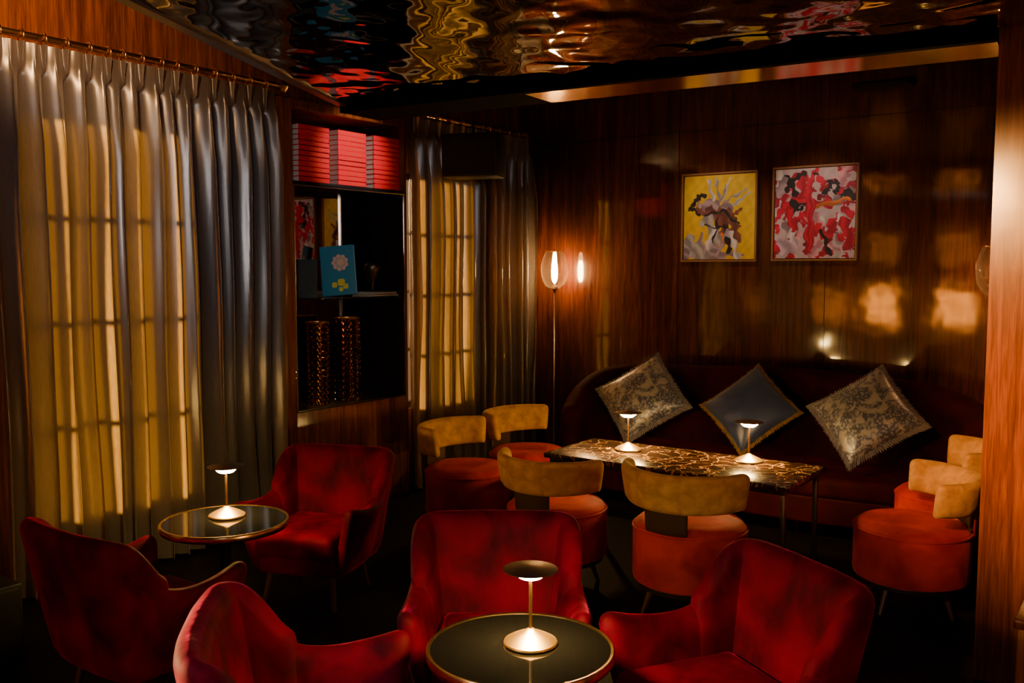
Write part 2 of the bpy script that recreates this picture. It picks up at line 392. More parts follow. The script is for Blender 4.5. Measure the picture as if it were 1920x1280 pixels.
# ------------------------------------------------------------------ curtains
def curtain(y0,y1,x,z0,z1,nf,seed,label):
    rnd=random.Random(seed)
    w=[rnd.uniform(0.7,1.3) for _ in range(nf)]; s=sum(w); cum=[0]
    for v in w: cum.append(cum[-1]+v/s)
    amp=[rnd.uniform(0.7,1.3) for _ in range(nf+1)]
    per=24; N=nf*per; rows=[z1,z1-0.03,z1-0.08,z1-0.12,z1-0.17,z1-0.24]+[z1-0.24-(z1-0.24-z0)*k/40 for k in range(1,41)]
    V=[];F=[]
    for z in rows:
        t=(z1-z)/(z1-z0)
        top=z1-z
        if top<0.12: A=0.030+0.010*(1-top/0.12)
        else: A=0.034+0.052*min(1,(top-0.12)/0.4)
        for i in range(N+1):
            u=i/per; k=min(int(u),nf-1); f=u-k
            drift=0.34*noise.noise(Vector((u*0.35,t*1.8,seed)))*min(1,top*1.2)
            u2=u+drift; ph=2*math.pi*u2
            yy=y0+(y1-y0)*(cum[k]+(cum[k+1]-cum[k])*f)
            wl=(y1-y0)/nf
            a=A*(amp[k]*(1-f)+amp[k+1]*f)
            xo=a*math.cos(ph)+0.22*a*math.cos(2*ph+1.3*seed)+0.018*noise.noise(Vector((u*1.7,t*3,seed+4)))
            if top<0.16:
                g=math.exp(-((f-0.5)/0.10)**2); xo=xo*0.4+0.055*g*(0.5+0.5*min(1,abs(top-0.1)/0.1))
            yo=-0.18*wl*math.sin(2*ph)*min(1,top*3)
            V.append((x+xo,yy+yo,z))
    R=N+1
    for j in range(len(rows)-1):
        for i in range(N): F.append((j*R+i,j*R+i+1,(j+1)*R+i+1,(j+1)*R+i))
    o=mk("curtain",V,F,M_curt,True); tag(o,label,"curtain","satin window curtains")
    me=None
    for k in range(nf):
        y=y0+(y1-y0)*(cum[k]+cum[k+1])/2
        if me is None:
            vs=[];fs=[];A_,B_=24,8
            for i in range(A_):
                a=2*math.pi*i/A_
                for j in range(B_):
                    b=2*math.pi*j/B_; r=0.032+0.0045*math.cos(b)
                    vs.append((r*math.cos(a),0.0045*math.sin(b),r*math.sin(a)))
            for i in range(A_):
                for j in range(B_): fs.append((i*B_+j,i*B_+(j+1)%B_,((i+1)%A_)*B_+(j+1)%B_,((i+1)%A_)*B_+j))
            r=mk("curtain_ring",vs,fs,M_brass,True,o); me=r.data
        else:
            r=bpy.data.objects.new("curtain_ring",me); C.objects.link(r); r.parent=o
        r.location=(x,y,z1+0.03)
    return o
CX=-4.86; RZ=2.93
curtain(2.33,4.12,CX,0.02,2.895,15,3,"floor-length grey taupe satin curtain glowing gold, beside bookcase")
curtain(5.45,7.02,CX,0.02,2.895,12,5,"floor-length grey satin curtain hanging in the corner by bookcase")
def rod(y0,y1,label,fins,br):
    e=empty("curtain_rod",(CX,y0,RZ)); tag(e,label,"curtain rod")
    tube("pole",[(0,0,0),(0,y1-y0,0)],0.019,M_brass,e,16)
    for yy in fins:
        lathe("finial",[(0.0,-0.040),(0.018,-0.035),(0.034,-0.014),(0.040,0),(0.034,0.016),(0.018,0.035),(0.0,0.040)],M_brassd,e,20,(0,yy-y0,0))
    for yy in br:
        tube("bracket",[(0,yy-y0,0.0),(-0.10,yy-y0,0.0),(-0.186,yy-y0,0.0)],0.008,M_brass,e,8)
rod(2.26,4.17,"brass curtain rod with round finial above tall curtain",[4.20],(2.29,4.145))
rod(5.415,7.09,"brass curtain rod above the corner curtain",[],(5.43,7.07))

# ------------------------------------------------------------------ bookcase
BX0,BX1=-5.20,-4.84
bc=empty("bookcase",(-5.02,4.75,0)); tag(bc,"built-in dark rosewood bookcase with mirrored back and glass shelf","bookcase")
def lb(l): return [(a-(-5.02),b-(-5.02),c-4.75,d-4.75,e,f) for a,b,c,d,e,f in l]
boxes("body",lb([(BX0,BX1,4.14,4.255,0,2.86),(BX0,BX1,5.345,5.378,0,2.86),(BX0,BX1,4.255,5.345,0,0.76),(BX0,BX1,4.255,5.345,2.80,2.86)]),M_woodw,0.003,bc)
boxes("sill",lb([(BX0,BX1+0.012,4.255,5.345,0.76,0.775)]),M_darkwood,0.002,bc)
boxes("mirror_back",lb([(BX0,BX0+0.02,4.255,5.345,0.775,2.30)]),M_mirror,0,bc)
boxes("side_panel",lb([(BX0+0.02,BX1-0.01,5.337,5.345,0.775,2.30)]),pbr("dark_stained_panel",(0.018,0.008,0.004),0.75,spec=0.1),0,bc)
boxes("back_panel",lb([(BX0,BX0+0.02,4.255,5.345,2.325,2.80)]),M_darkwood,0,bc)
boxes("shelf",lb([(BX0,BX1,4.255,5.345,2.30,2.325)]),M_black,0.002,bc)
boxes("edge_trim",lb([(BX1,BX1+0.006,4.255,4.263,0.775,2.30),(BX1,BX1+0.006,5.337,5.345,0.775,2.30),(BX1,BX1+0.006,4.263,5.337,2.292,2.30)]),M_chrome,0,bc)
boxes("glass_shelf",lb([(BX0+0.02,BX1-0.008,4.257,5.336,1.518,1.53)]),M_glass,0.001,bc)
boxes("mullion",lb([(BX0+0.02,BX0+0.032,5.0,5.012,0.775,2.30)]),M_chrome,0,bc)

def book_parts(L,W,T,cov,pagem):
    cv=boxes("book",[(-W/2,W/2,-L/2,L/2,0,0.003),(-W/2,W/2,-L/2,L/2,T-0.003,T),(W/2-0.004,W/2,-L/2,L/2,0,T)],cov)
    boxes("pages",[(-W/2+0.004,W/2-0.004,-L/2+0.001,L/2-0.004,0.003,T-0.003)],pagem,0,cv)
    return cv
BT=0.0345
b0=book_parts(0.285,0.24,BT,M_redbook,M_pages)
tm=text_mesh("TATAR BUNAR",0.024); tm.transform(Matrix(((0,0,1,0),(1,0,0,0),(0,1,0,0),(0,0,0,1)))); 
tm.materials.clear(); tm.materials.append(M_foil)
to=bpy.data.objects.new("spine_lettering",tm); C.objects.link(to); to.parent=b0; to.location=(0.1202,0.03,BT/2)
tag(b0,"red clothbound book with gold spine lettering in a stack","book","red books on the top shelf")
first=True
for s,yc in enumerate((4.465,4.825,5.180)):
    n=11
    for k in range(n):
        loc=(-4.98+random.uniform(-0.002,0.002),yc+random.uniform(-0.002,0.002),2.3258+k*(BT+0.0004))
        if first: b0.location=loc; b0.rotation_euler=(0,0,0.03); first=False
        else: dup(b0,loc,0.03+random.uniform(-0.005,0.005))

def upright_book(W,Hh,T,cov,loc,rz,tilt,label,cat_="book"):
    e=empty("book",loc,rz); e.rotation_euler=(tilt,0,rz); tag(e,label,cat_)
    boxes("cover",[(-W/2,W/2,-T/2,-T/2+0.003,0,Hh),(-W/2,W/2,T/2-0.003,T/2,0,Hh),(-W/2,-W/2+0.004,-T/2,T/2,0,Hh)],cov,0,e)
    boxes("pages",[(-W/2+0.004,W/2-0.004,-T/2+0.003,T/2-0.003,0.004,Hh-0.004)],M_pages,0,e)
    return e
tb=upright_book(0.25,0.36,0.035,M_teal,(-4.975,4.80,1.545),math.radians(38),math.radians(-8),"teal hardback book with pink peony on cover, standing on glass shelf")
tb.rotation_euler=(math.radians(-8),math.radians(-5),math.radians(34))
def petal_mesh(name,cx,cz,R,n,mat,parent,y):
    V=[];F=[];k=n*8
    V.append((cx,y,cz))
    for i in range(k):
        a=2*math.pi*i/k; r=R*(0.8+0.2*abs(math.sin(a*n/2)))
        V.append((cx+r*math.cos(a),y,cz+r*math.sin(a)))
    for i in range(k): F.append((0,1+i,1+(i+1)%k))
    return mk(name,V,F,mat,False,parent)
petal_mesh("flower_print",0.02,0.235,0.062,9,M_pink,tb,-0.0182)
petal_mesh("flower_print",0.02,0.235,0.045,7,M_cream,tb,-0.0186)
petal_mesh("flower_print",0.022,0.238,0.026,6,M_pink,tb,-0.0190)
for (cx,cz,r) in ((0.02,0.09,0.03),(-0.03,0.075,0.022),(0.05,0.06,0.022),(0.015,0.04,0.018)):
    petal_mesh("leaf_print",cx,cz,r,4,M_yel,tb,-0.0184)
sm=text_mesh("COCKTAILS",0.03); sm.transform(Matrix(((0,0,-1,0),(0,-1,0,0),(-1,0,0,0),(0,0,0,1))) )
sm.materials.clear(); sm.materials.append(M_cream)
so=bpy.data.objects.new("spine_lettering",sm); C.objects.link(so); so.parent=tb; so.location=(-0.1256,0,0.18)
gb=upright_book(0.20,0.27,0.03,M_green,(-4.985,4.45,1.533),math.radians(40),math.radians(-8),"dark green book leaning on the glass shelf")
gt=text_mesh("SHAKER",0.035); gt.transform(Matrix(((0,0,-1,0),(0,-1,0,0),(-1,0,0,0),(0,0,0,1))))
gt.materials.clear(); gt.materials.append(M_yel)
go=bpy.data.objects.new("spine_lettering",gt); C.objects.link(go); go.parent=gb; go.location=(-0.1006,0,0.14)
for k,(m,l) in enumerate(((M_cream,"cream paperback lying flat on glass shelf"),(M_cream,"pale slim book lying on top of paperback"))):
    bb=book_parts(0.27-0.03*k,0.22,0.016,m,M_cream); bb.location=(-4.97,5.16,1.5302+k*0.0165); bb.rotation_euler=(0,0,0.08*k); tag(bb,l,"book")
og=empty("reflection_cone",(-4.98,5.14,1.5640)); tag(og,"small dark bronze ornament standing on lying books","reflection_cone")  # solid cone models what is a reflection in the mirror back
lathe("base",[(0,0),(0.055,0),(0.058,0.008),(0.045,0.016),(0,0.016)],M_blackm,og,32)
lathe("body",[(0,0.014),(0.012,0.014),(0.014,0.05),(0.040,0.10),(0.062,0.16),(0.066,0.19),(0.050,0.215),(0.02,0.228),(0,0.230)],M_darkbr,og,32,auto=60)

def vase(loc,R,Hh,label):
    e=empty("vase",loc); tag(e,label,"vase","faceted gold vases in the bookcase")
    V=[];F=[];seg=24;rows=26
    for j in range(rows+1):
        for i in range(seg):
            a=2*math.pi*(i+0.5*(j%2))/seg
            V.append((R*math.cos(a),R*math.sin(a),Hh*j/rows))
    for j in range(rows):
        for i in range(seg):
            i2=(i+1)%seg
            a,b=j*seg+i,j*seg+i2; c,d_=(j+1)*seg+i,(j+1)*seg+i2
            if j%2==0: tris=[(a,b,c),(b,d_,c)]
            else: tris=[(a,b,d_),(a,d_,c)]
            for t in tris:
                p=sum((Vector(V[k]) for k in t),Vector())/3; q=Vector((p.x,p.y,0)).normalized()*0.006
                V.append(tuple(p+q)); m=len(V)-1
                F+= [(t[0],t[1],m),(t[1],t[2],m),(t[2],t[0],m)]
    F.append(tuple(range(seg)))
    mk("vessel",V,F,M_vase,False,e)
    lathe("rim",[(R-0.012,-0.004),(R+0.006,-0.004),(R+0.008,0.004),(R-0.012,0.006),(R-0.012,-0.004)],M_brass,e,32,(0,0,Hh))
vase((-4.97,4.57,0.777),0.078,0.58,"tall faceted mirrored gold vase on bookcase sill")
vase((-4.95,4.84,0.777),0.090,0.60,"tall wide faceted mirrored gold vase on bookcase sill")

# ------------------------------------------------------------------ speaker, vent, sub
sp=empty("speaker",(-4.52,5.80,2.44),math.radians(22)); tag(sp,"black wall speaker mounted before the corner curtain","speaker")
M_spk=pbr("speaker_shell",(0.012,0.013,0.016),0.5,spec=0.4)
boxes("cabinet",[(-0.22,0.22,-0.13,0.13,0,0.33)],M_spk,0.012,sp)
boxes("grille",[(-0.205,0.205,-0.136,-0.128,0.015,0.315)],pbr("speaker_grille",(0.016,0.017,0.02),0.7,bump=(300,0.6)),0.003,sp)
tube("bracket",[(0,0,0.32),(0,0,H-2.44-0.001)],0.012,M_black,sp)
vn=empty("air_vent",(-1.80,YB,3.05)); tag(vn,"black projecting air vent high on the panelled wall","air vent")
V=[(-0.2,0,0.05),(0.2,0,0.05),(0.2,-0.16,0.0),(-0.2,-0.16,0.0),(-0.2,0,0.0),(0.2,0,0.0),(0.2,-0.16,-0.012),(-0.2,-0.16,-0.012)]
mk("vent_hood",V,[(0,1,2,3),(4,7,6,5),(0,3,7,4),(1,5,6,2),(3,2,6,7),(0,4,5,1)],M_blackm,False,vn)
boxes("vent_slat",[(-0.19,0.19,-0.15+0.03*k,-0.14+0.03*k,-0.02,-0.006) for k in range(5)],M_black,0,vn)
sb=empty("subwoofer",(-4.25,1.72,0)); tag(sb,"black floor-standing subwoofer box behind velvet armchair","speaker")
boxes("cabinet",[(-0.22,0.26,-0.22,0.24,0.02,0.40)],M_black,0.01,sb)
boxes("grille",[(0.26,0.268,-0.2,0.22,0.04,0.38)],M_blackm,0.003,sb)
boxes("foot",[(-0.2,-0.16,-0.2,-0.16,0,0.02),(0.2,0.24,-0.2,-0.16,0,0.02),(-0.2,-0.16,0.18,0.22,0,0.02),(0.2,0.24,0.18,0.22,0,0.02)],M_black,0,sb)
cb=empty("cabinet",(-0.385,3.38,0)); tag(cb,"low rosewood cabinet standing against panelled partition","cabinet")
boxes("body",[(0,0.7,0,0.88,0.05,0.57)],M_woodw,0.004,cb)
boxes("top",[(-0.01,0.71,-0.01,0.88,0.57,0.60)],M_woodw,0.004,cb)
boxes("plinth",[(0.03,0.67,0.03,0.85,0,0.05)],M_black,0,cb)

# ------------------------------------------------------------------ paintings
def canvas(name,W,Hh,strokes,bg,parent,seed):
    n,m=190,210
    xs=np.linspace(0,1,n); ys=np.linspace(0,1,m); X,Y=np.meshgrid(xs,ys)
    Xp=X+0.012*np.sin(31*Y+5*X+seed)+0.008*np.sin(57*X+23*Y); Yp=Y+0.012*np.sin(27*X+9*Y)+0.008*np.sin(61*Y-31*X)
    col=np.zeros((m,n,3)); col[:]=bg
    col*= (1+0.10*(np.sin(40*Xp+9*Yp)*np.sin(33*Yp)))[...,None]
    asp=Hh/W
    for (x0,y0,x1,y1,w,c) in strokes:
        dx,dy=x1-x0,(y1-y0)*asp; L=max(dx*dx+dy*dy,1e-6)
        t=np.clip(((Xp-x0)*dx+(Yp-y0)*asp*dy)/L,0,1)
        dd=np.hypot(Xp-x0-t*dx,(Yp-y0)*asp-t*dy)
        streak=0.85+0.3*np.sin(180*(Xp*dy-Yp*dx)+t*3)
        msk=dd<w*(0.85+0.3*np.sin(13*t+seed+x0*20))
        col[msk]=(np.array(c)[None,:]*np.clip(streak[msk],0.6,1.2)[:,None])
    V=[((xs[i]-0.5)*W,0,(0.5-ys[j])*Hh) for j in range(m) for i in range(n)]
    F=[(j*n+i,j*n+i+1,(j+1)*n+i+1,(j+1)*n+i) for j in range(m-1) for i in range(n-1)]
    o=mk(name,V,F,M_paint,True,parent)
    ca=o.data.color_attributes.new("Col",'FLOAT_COLOR','POINT')
    rgba=np.concatenate([np.clip(col,0,1).reshape(-1,3),np.ones((m*n,1))],1).astype(np.float32)
    ca.data.foreach_set("color",rgba.ravel())
    return o
def painting(xc,zc,W,Hh,strokes,bg,seed,label):
    e=empty("painting",(xc,YB-0.03,zc)); tag(e,label,"painting")
    t=0.014
    fm=pbr("walnut_frame_%d"%seed,(0.30,0.14,0.05),0.35,coat=0.3)
    boxes("frame",[(-W/2-t,W/2+t,-0.012,0.029,Hh/2,Hh/2+t),(-W/2-t,W/2+t,-0.012,0.029,-Hh/2-t,-Hh/2),(-W/2-t,-W/2,-0.012,0.029,-Hh/2,Hh/2),(W/2,W/2+t,-0.012,0.029,-Hh/2,Hh/2)],fm,0,e)
    canvas("canvas",W-0.012,Hh-0.012,strokes,bg,e,seed)
    return e
K=(0.02,0.015,0.02); Wt=(0.75,0.68,0.68); Br=(0.22,0.07,0.05); Mv=(0.42,0.30,0.34); Gy=(0.45,0.42,0.40); Rd=(0.65,0.01,0.05); Pk=(0.8,0.35,0.42); Or=(0.8,0.2,0.03)
s1=[(0.05,0.9,0.45,0.95,0.12,Mv),(0.1,0.8,0.3,0.95,0.12,Gy),(0.5,0.95,0.85,0.95,0.04,Mv),
    (0.18,0.28,0.30,0.22,0.035,K),(0.10,0.38,0.18,0.28,0.035,K),(0.10,0.38,0.22,0.45,0.03,K),(0.22,0.36,0.28,0.44,0.06,Br),(0.2,0.33,0.24,0.36,0.035,Mv),
    (0.35,0.06,0.42,0.30,0.025,Wt),(0.45,0.04,0.50,0.28,0.02,Gy),(0.55,0.30,0.66,0.05,0.022,Wt),(0.50,0.34,0.60,0.12,0.015,Mv),
    (0.58,0.42,0.92,0.24,0.025,Wt),(0.55,0.36,0.85,0.18,0.02,Gy),(0.35,0.35,0.60,0.40,0.08,Mv),(0.40,0.45,0.65,0.5,0.10,Br),
    (0.35,0.55,0.5,0.75,0.09,Gy),(0.55,0.55,0.62,0.75,0.08,Br),(0.45,0.62,0.35,0.85,0.05,Wt),(0.6,0.62,0.66,0.9,0.04,K),(0.7,0.55,0.76,0.75,0.07,Br),
    (0.68,0.7,0.78,0.98,0.045,Wt),(0.3,0.48,0.55,0.42,0.018,K),(0.55,0.42,0.78,0.58,0.02,K),(0.32,0.6,0.62,0.64,0.015,K),(0.5,0.5,0.42,0.8,0.014,K),(0.62,0.66,0.5,0.95,0.03,Mv),
    (0.72,0.46,0.80,0.42,0.035,Br),(0.25,0.7,0.32,0.98,0.03,Mv),(0.55,0.7,0.58,0.8,0.02,Or)]
painting(-3.053,2.148,0.615,0.685,s1,(0.80,0.50,0.010),1,"abstract painting of dark figure strokes on yellow ground, wooden frame")
rr=random.Random(11); s2=[]
pal=[Rd,Rd,Pk,Wt,Rd,K,Mv,Rd,(0.35,0.01,0.04),Rd]
for k in range(75):
    x,y=rr.random(),rr.random(); a=rr.choice([0,0.3,1.2,1.5,2.0,2.6]); L=rr.uniform(0.05,0.25)
    s2.append((x,y,x+L*math.cos(a),y+L*math.sin(a),rr.uniform(0.02,0.075),pal[k%len(pal)]))
s2+=[(0.35,0.35,0.7,0.42,0.05,Rd),(0.45,0.3,0.45,0.9,0.06,Rd),(0.1,0.85,0.25,0.9,0.1,(0.7,0.5,0.62)),(0.55,0.42,0.9,0.36,0.03,Or),(0.2,0.15,0.35,0.05,0.04,K),(0.75,0.15,0.8,0.25,0.035,K),(0.25,0.45,0.32,0.45,0.03,K),(0.6,0.7,0.7,0.95,0.03,K)]
painting(-2.285,2.155,0.62,0.69,s2,(0.6,0.45,0.48),2,"abstract painting in red, pink, white and black, wooden frame")

# ------------------------------------------------------------------ table lamps
def table_lamp(loc,label):
    e=empty("table_lamp",loc); tag(e,label,"lamp","small brass table lamps")
    lathe("base",[(0.0,0.0),(0.081,0.0),(0.083,0.004),(0.081,0.009),(0.064,0.019),(0.040,0.031),(0.020,0.040),(0.010,0.047),(0.0,0.049)],M_brassd,e,48)
    lathe("stem",[(0.0055,0.045),(0.0055,0.205),(0.0,0.206)],M_brass,e,16)
    lathe("shade",[(0.0,0.224),(0.03,0.225),(0.083,0.2305),(0.084,0.2325),(0.05,0.2385),(0.015,0.2435),(0.0,0.2445)],M_bronze,e,48)
    lathe("bulb",[(0.0,0.205),(0.030,0.205),(0.036,0.208),(0.052,0.2235),(0.0,0.2245)],M_bulb,e,32)
    return e
LL="lit brass table lamp with flat disc shade"
tl=table_lamp((-1.57,2.29,0.602),LL+", on round table")
t2=dup(tl,(-3.54,2.68,0.602)); t3=dup(tl,(-2.74,5.06,0.622)); t4=dup(tl,(-2.0,5.16,0.622))
for t in (t3,t4): t["label"]=LL+", on marble table"

# ------------------------------------------------------------------ round tables
def round_table(loc,R=0.28):
    e=empty("side_table",loc); tag(e,"small round black glass side table with brass rim","table","round black glass tables")
    lathe("tabletop",[(0.0,0.578),(R-0.006,0.578),(R-0.006,0.6),(0.0,0.6)],M_blackglass,e,72)
    lathe("rim",[(R-0.006,0.572),(R+0.002,0.572),(R+0.006,0.578),(R+0.006,0.597),(R+0.002,0.603),(R-0.006,0.602),(R-0.006,0.572)],M_brass,e,72)
    lathe("pedestal",[(0.0,0.03),(0.03,0.03),(0.026,0.08),(0.024,0.5),(0.05,0.565),(0.10,0.575),(0.10,0.578),(0,0.578)],M_blackm,e,32)
    lathe("base",[(0.0,0.0),(0.15,0.0),(0.15,0.012),(0.06,0.024),(0.03,0.035),(0,0.035)],M_blackm,e,48)
    return e
rt=round_table((-1.58,2.25,0)); dup(rt,(-3.49,2.63,0))

# ------------------------------------------------------------------ marble table
mt=empty("marble_table",(-2.36,4.99,0)); tag(mt,"rectangular black marble table with gold veins on slim brass frame","table")
boxes("tabletop",[(-0.76,0.76,-0.30,0.30,0.59,0.62)],M_marble,0.004,mt)
boxes("apron",[(-0.73,0.73,-0.275,-0.255,0.56,0.59),(-0.73,0.73,0.255,0.275,0.56,0.59),(-0.73,-0.71,-0.255,0.255,0.56,0.59),(0.71,0.73,-0.255,0.255,0.56,0.59)],M_blackm,0,mt)
for sx in (-1,1):
    for sy in (-1,1):
        boxes("leg",[(sx*0.72-0.013,sx*0.72+0.013,sy*0.265-0.013,sy*0.265+0.013,0,0.56)],M_darkbr,0.002,mt)

# ------------------------------------------------------------------ armchairs
def armchair(loc,rz,sc):
    e=empty("armchair",loc,rz); e.scale=sc; tag(e,"deep crimson velvet lounge armchair with sloping arms and short wooden legs","armchair","crimson velvet lounge chairs")
    s=0.82
    def k(x,y,zt,th,lx,ly,zb=0.20): return (x*s,y*s,zb,x+lx,y+ly,zt,th)
    back=[k(-0.345,-0.14,0.635,0.10,-0.03,-0.03),k(-0.358,-0.235,0.765,0.11,-0.02,-0.06),k(-0.335,-0.315,0.803,0.115,-0.01,-0.085),k(-0.17,-0.34,0.806,0.12,0,-0.095),k(0,-0.345,0.806,0.12,0,-0.095),
          k(0.17,-0.34,0.806,0.12,0,-0.095),k(0.335,-0.315,0.803,0.115,0.01,-0.085),k(0.358,-0.235,0.765,0.11,0.02,-0.06),k(0.345,-0.14,0.635,0.10,0.03,-0.03)]
    shell("backrest",back,37,M_red,e)
    for sg in (-1,1):
        arm=[k(sg*0.34,-0.20,0.65,0.09,sg*0.025,-0.04),k(sg*0.35,-0.12,0.575,0.10,sg*0.035,-0.02),k(sg*0.352,0.0,0.552,0.105,sg*0.045,0),k(sg*0.35,0.14,0.565,0.105,sg*0.05,0.01),k(sg*0.345,0.26,0.595,0.10,sg*0.045,0.03)]
        shell("armrest",arm,17,M_red,e)
    boxes("seat_base",[(-0.27,0.27,-0.28,0.28,0.19,0.31)],M_red,0.03,e,3)
    boxes("seat",[(-0.275,0.275,-0.26,0.34,0.29,0.43)],M_red,0.05,e,5)
    for sx in (-1,1):
        for sy in (-1,1):
            tube("leg",[(sx*0.21,sy*0.21,0.20),(sx*0.25,sy*0.26,0.0)],0.026,M_legwood,e,12,0.015)
    return e
AS=(0.80,0.78,0.97)
ac=armchair((-3.34,2.12,0),face(0,1),AS)
dup(ac,(-3.68,3.35,0),face(0.36,-0.93),(0.80,0.82,0.93))
dup(ac,(-1.95,1.80,0),face(0.7,0.7),(0.82,0.80,0.97))
dup(ac,(-2.00,2.69,0),face(0.582,-0.813),(0.79,0.80,0.96))
dup(ac,(-1.15,2.75,0),face(-0.53,-0.85),(0.82,0.80,0.97))

# ------------------------------------------------------------------ barrel chairs
def barrel(loc,rz):
    e=empty("barrel_chair",loc,rz); tag(e,"round rust-red velvet drum chair with curved gold velvet backrest","chair","drum chairs around the marble table")
    R=0.275
    lathe("seat",[(0,0.17),(R-0.02,0.17),(R-0.004,0.18),(R,0.20),(R,0.42),(R-0.006,0.445),(R-0.03,0.466),(R-0.08,0.475),(0,0.48)],M_rust,e,56)
    lathe("seat_piping",[(R-0.004,0.425),(R+0.004,0.428),(R+0.004,0.436),(R-0.004,0.44),(R-0.004,0.425)],M_rust,e,56)
    lathe("base",[(0,0.145),(R-0.03,0.145),(R-0.02,0.15),(R-0.02,0.172),(0,0.172)],M_darkwood,e,48)
    for i in range(4):
        a=math.pi/4+i*math.pi/2
        tube("leg",[(0.18*math.cos(a),0.18*math.sin(a),0.15),(0.235*math.cos(a),0.235*math.sin(a),0.0)],0.020,M_legwood,e,12,0.009)
    keys=[]
    for a in (-76,-57,-38,-19,0,19,38,57,76):
        t=math.radians(270+a); rb,rt_=0.275,0.300
        z0=0.565-0.02*math.cos(math.radians(a)); z1=0.738+0.006*abs(a)/80
        keys.append((rb*math.cos(t)*1.04,rb*math.sin(t)*0.95,z0,rt_*math.cos(t)*1.04,rt_*math.sin(t)*0.98,z1,0.066))
    shell("backrest",keys,33,M_gold,e,nz=3)
    sk=[]
    for a in (-22,-11,0,11,22):
        t=math.radians(270+a); sk.append((0.262*math.cos(t),0.262*math.sin(t),0.44,0.272*math.cos(t),0.272*math.sin(t),0.60,0.022))
    shell("back_support",sk,11,M_legwood,e,nz=3)
    lathe("button",[(0,-0.006),(0.010,-0.003),(0.012,0.0),(0.010,0.003),(0,0.006)],M_gold,e,12,(0,-0.250,0.68))
    return e
ch=barrel((-2.75,4.27,0),face(0,1))
dup(ch,(-1.96,4.28,0),face(0.03,1),1.04)
dup(ch,(-3.72,4.70,0),face(1,0.12))
dup(ch,(-3.71,5.38,0),face(1,-0.02))
dup(ch,(-1.07,5.03,0),face(-0.92,-0.4),(1.03,1.03,0.96))
dup(ch,(-1.05,5.78,0),face(-0.95,-0.3))

# ------------------------------------------------------------------ sofa
sf=empty("sofa",(-2.4,6.3,0)); tag(sf,"long dark burgundy velvet sofa with curved wraparound back","sofa")
kk=[(-1.42,-0.22,0.70),(-1.44,0.0,0.84),(-1.36,0.20,0.94),(-1.1,0.33,0.98),(-0.6,0.38,0.99),(0,0.40,1.02),(0.6,0.38,1.0),(1.1,0.33,0.97),(1.36,0.20,0.90),(1.44,0.0,0.82),(1.42,-0.16,0.70)]
shell("backrest",[(x*0.97,y*0.95,0.12,x,y+0.04,z,0.17) for x,y,z in kk],61,M_sofa,sf)
def slab(name,pts,z0,z1,bev,mat,parent):
    bm=bmesh.new(); vs=[bm.verts.new((x,y,z0)) for x,y in pts]; f=bm.faces.new(vs)
    r=bmesh.ops.extrude_face_region(bm,geom=[f]); 
    for v in [g for g in r['geom'] if isinstance(g,bmesh.types.BMVert)]: v.co.z=z1
    bmesh.ops.recalc_face_normals(bm,faces=bm.faces)
    ed=[e for e in bm.edges if abs(e.verts[0].co.z-e.verts[1].co.z)<1e-5]
    bmesh.ops.bevel(bm,geom=ed,offset=bev,segments=4,profile=0.5,affect='EDGES')
    me=bpy.data.meshes.new(name); bm.to_mesh(me); bm.free()
    return fin(name,me,mat,True,parent,0,40)
seatp=[(-1.36,-0.1),(-1.30,-0.26),(-1.1,-0.36),(-0.5,-0.40),(0.5,-0.40),(1.05,-0.34),(1.28,-0.22),(1.36,-0.05),(1.30,0.18),(1.0,0.30),(-1.0,0.30),(-1.30,0.2)]
slab("seat_base",[(x*0.97,y*0.97) for x,y in seatp],0.10,0.28,0.02,M_sofa,sf)
slab("seat",seatp,0.27,0.41,0.045,M_sofa,sf)
for x in (-1.15,-0.4,0.4,1.15):
    for y in (-0.25,0.25):
        tube("leg",[(x,y,0.11),(x,y,0)],0.022,M_darkwood,sf,12,0.014)

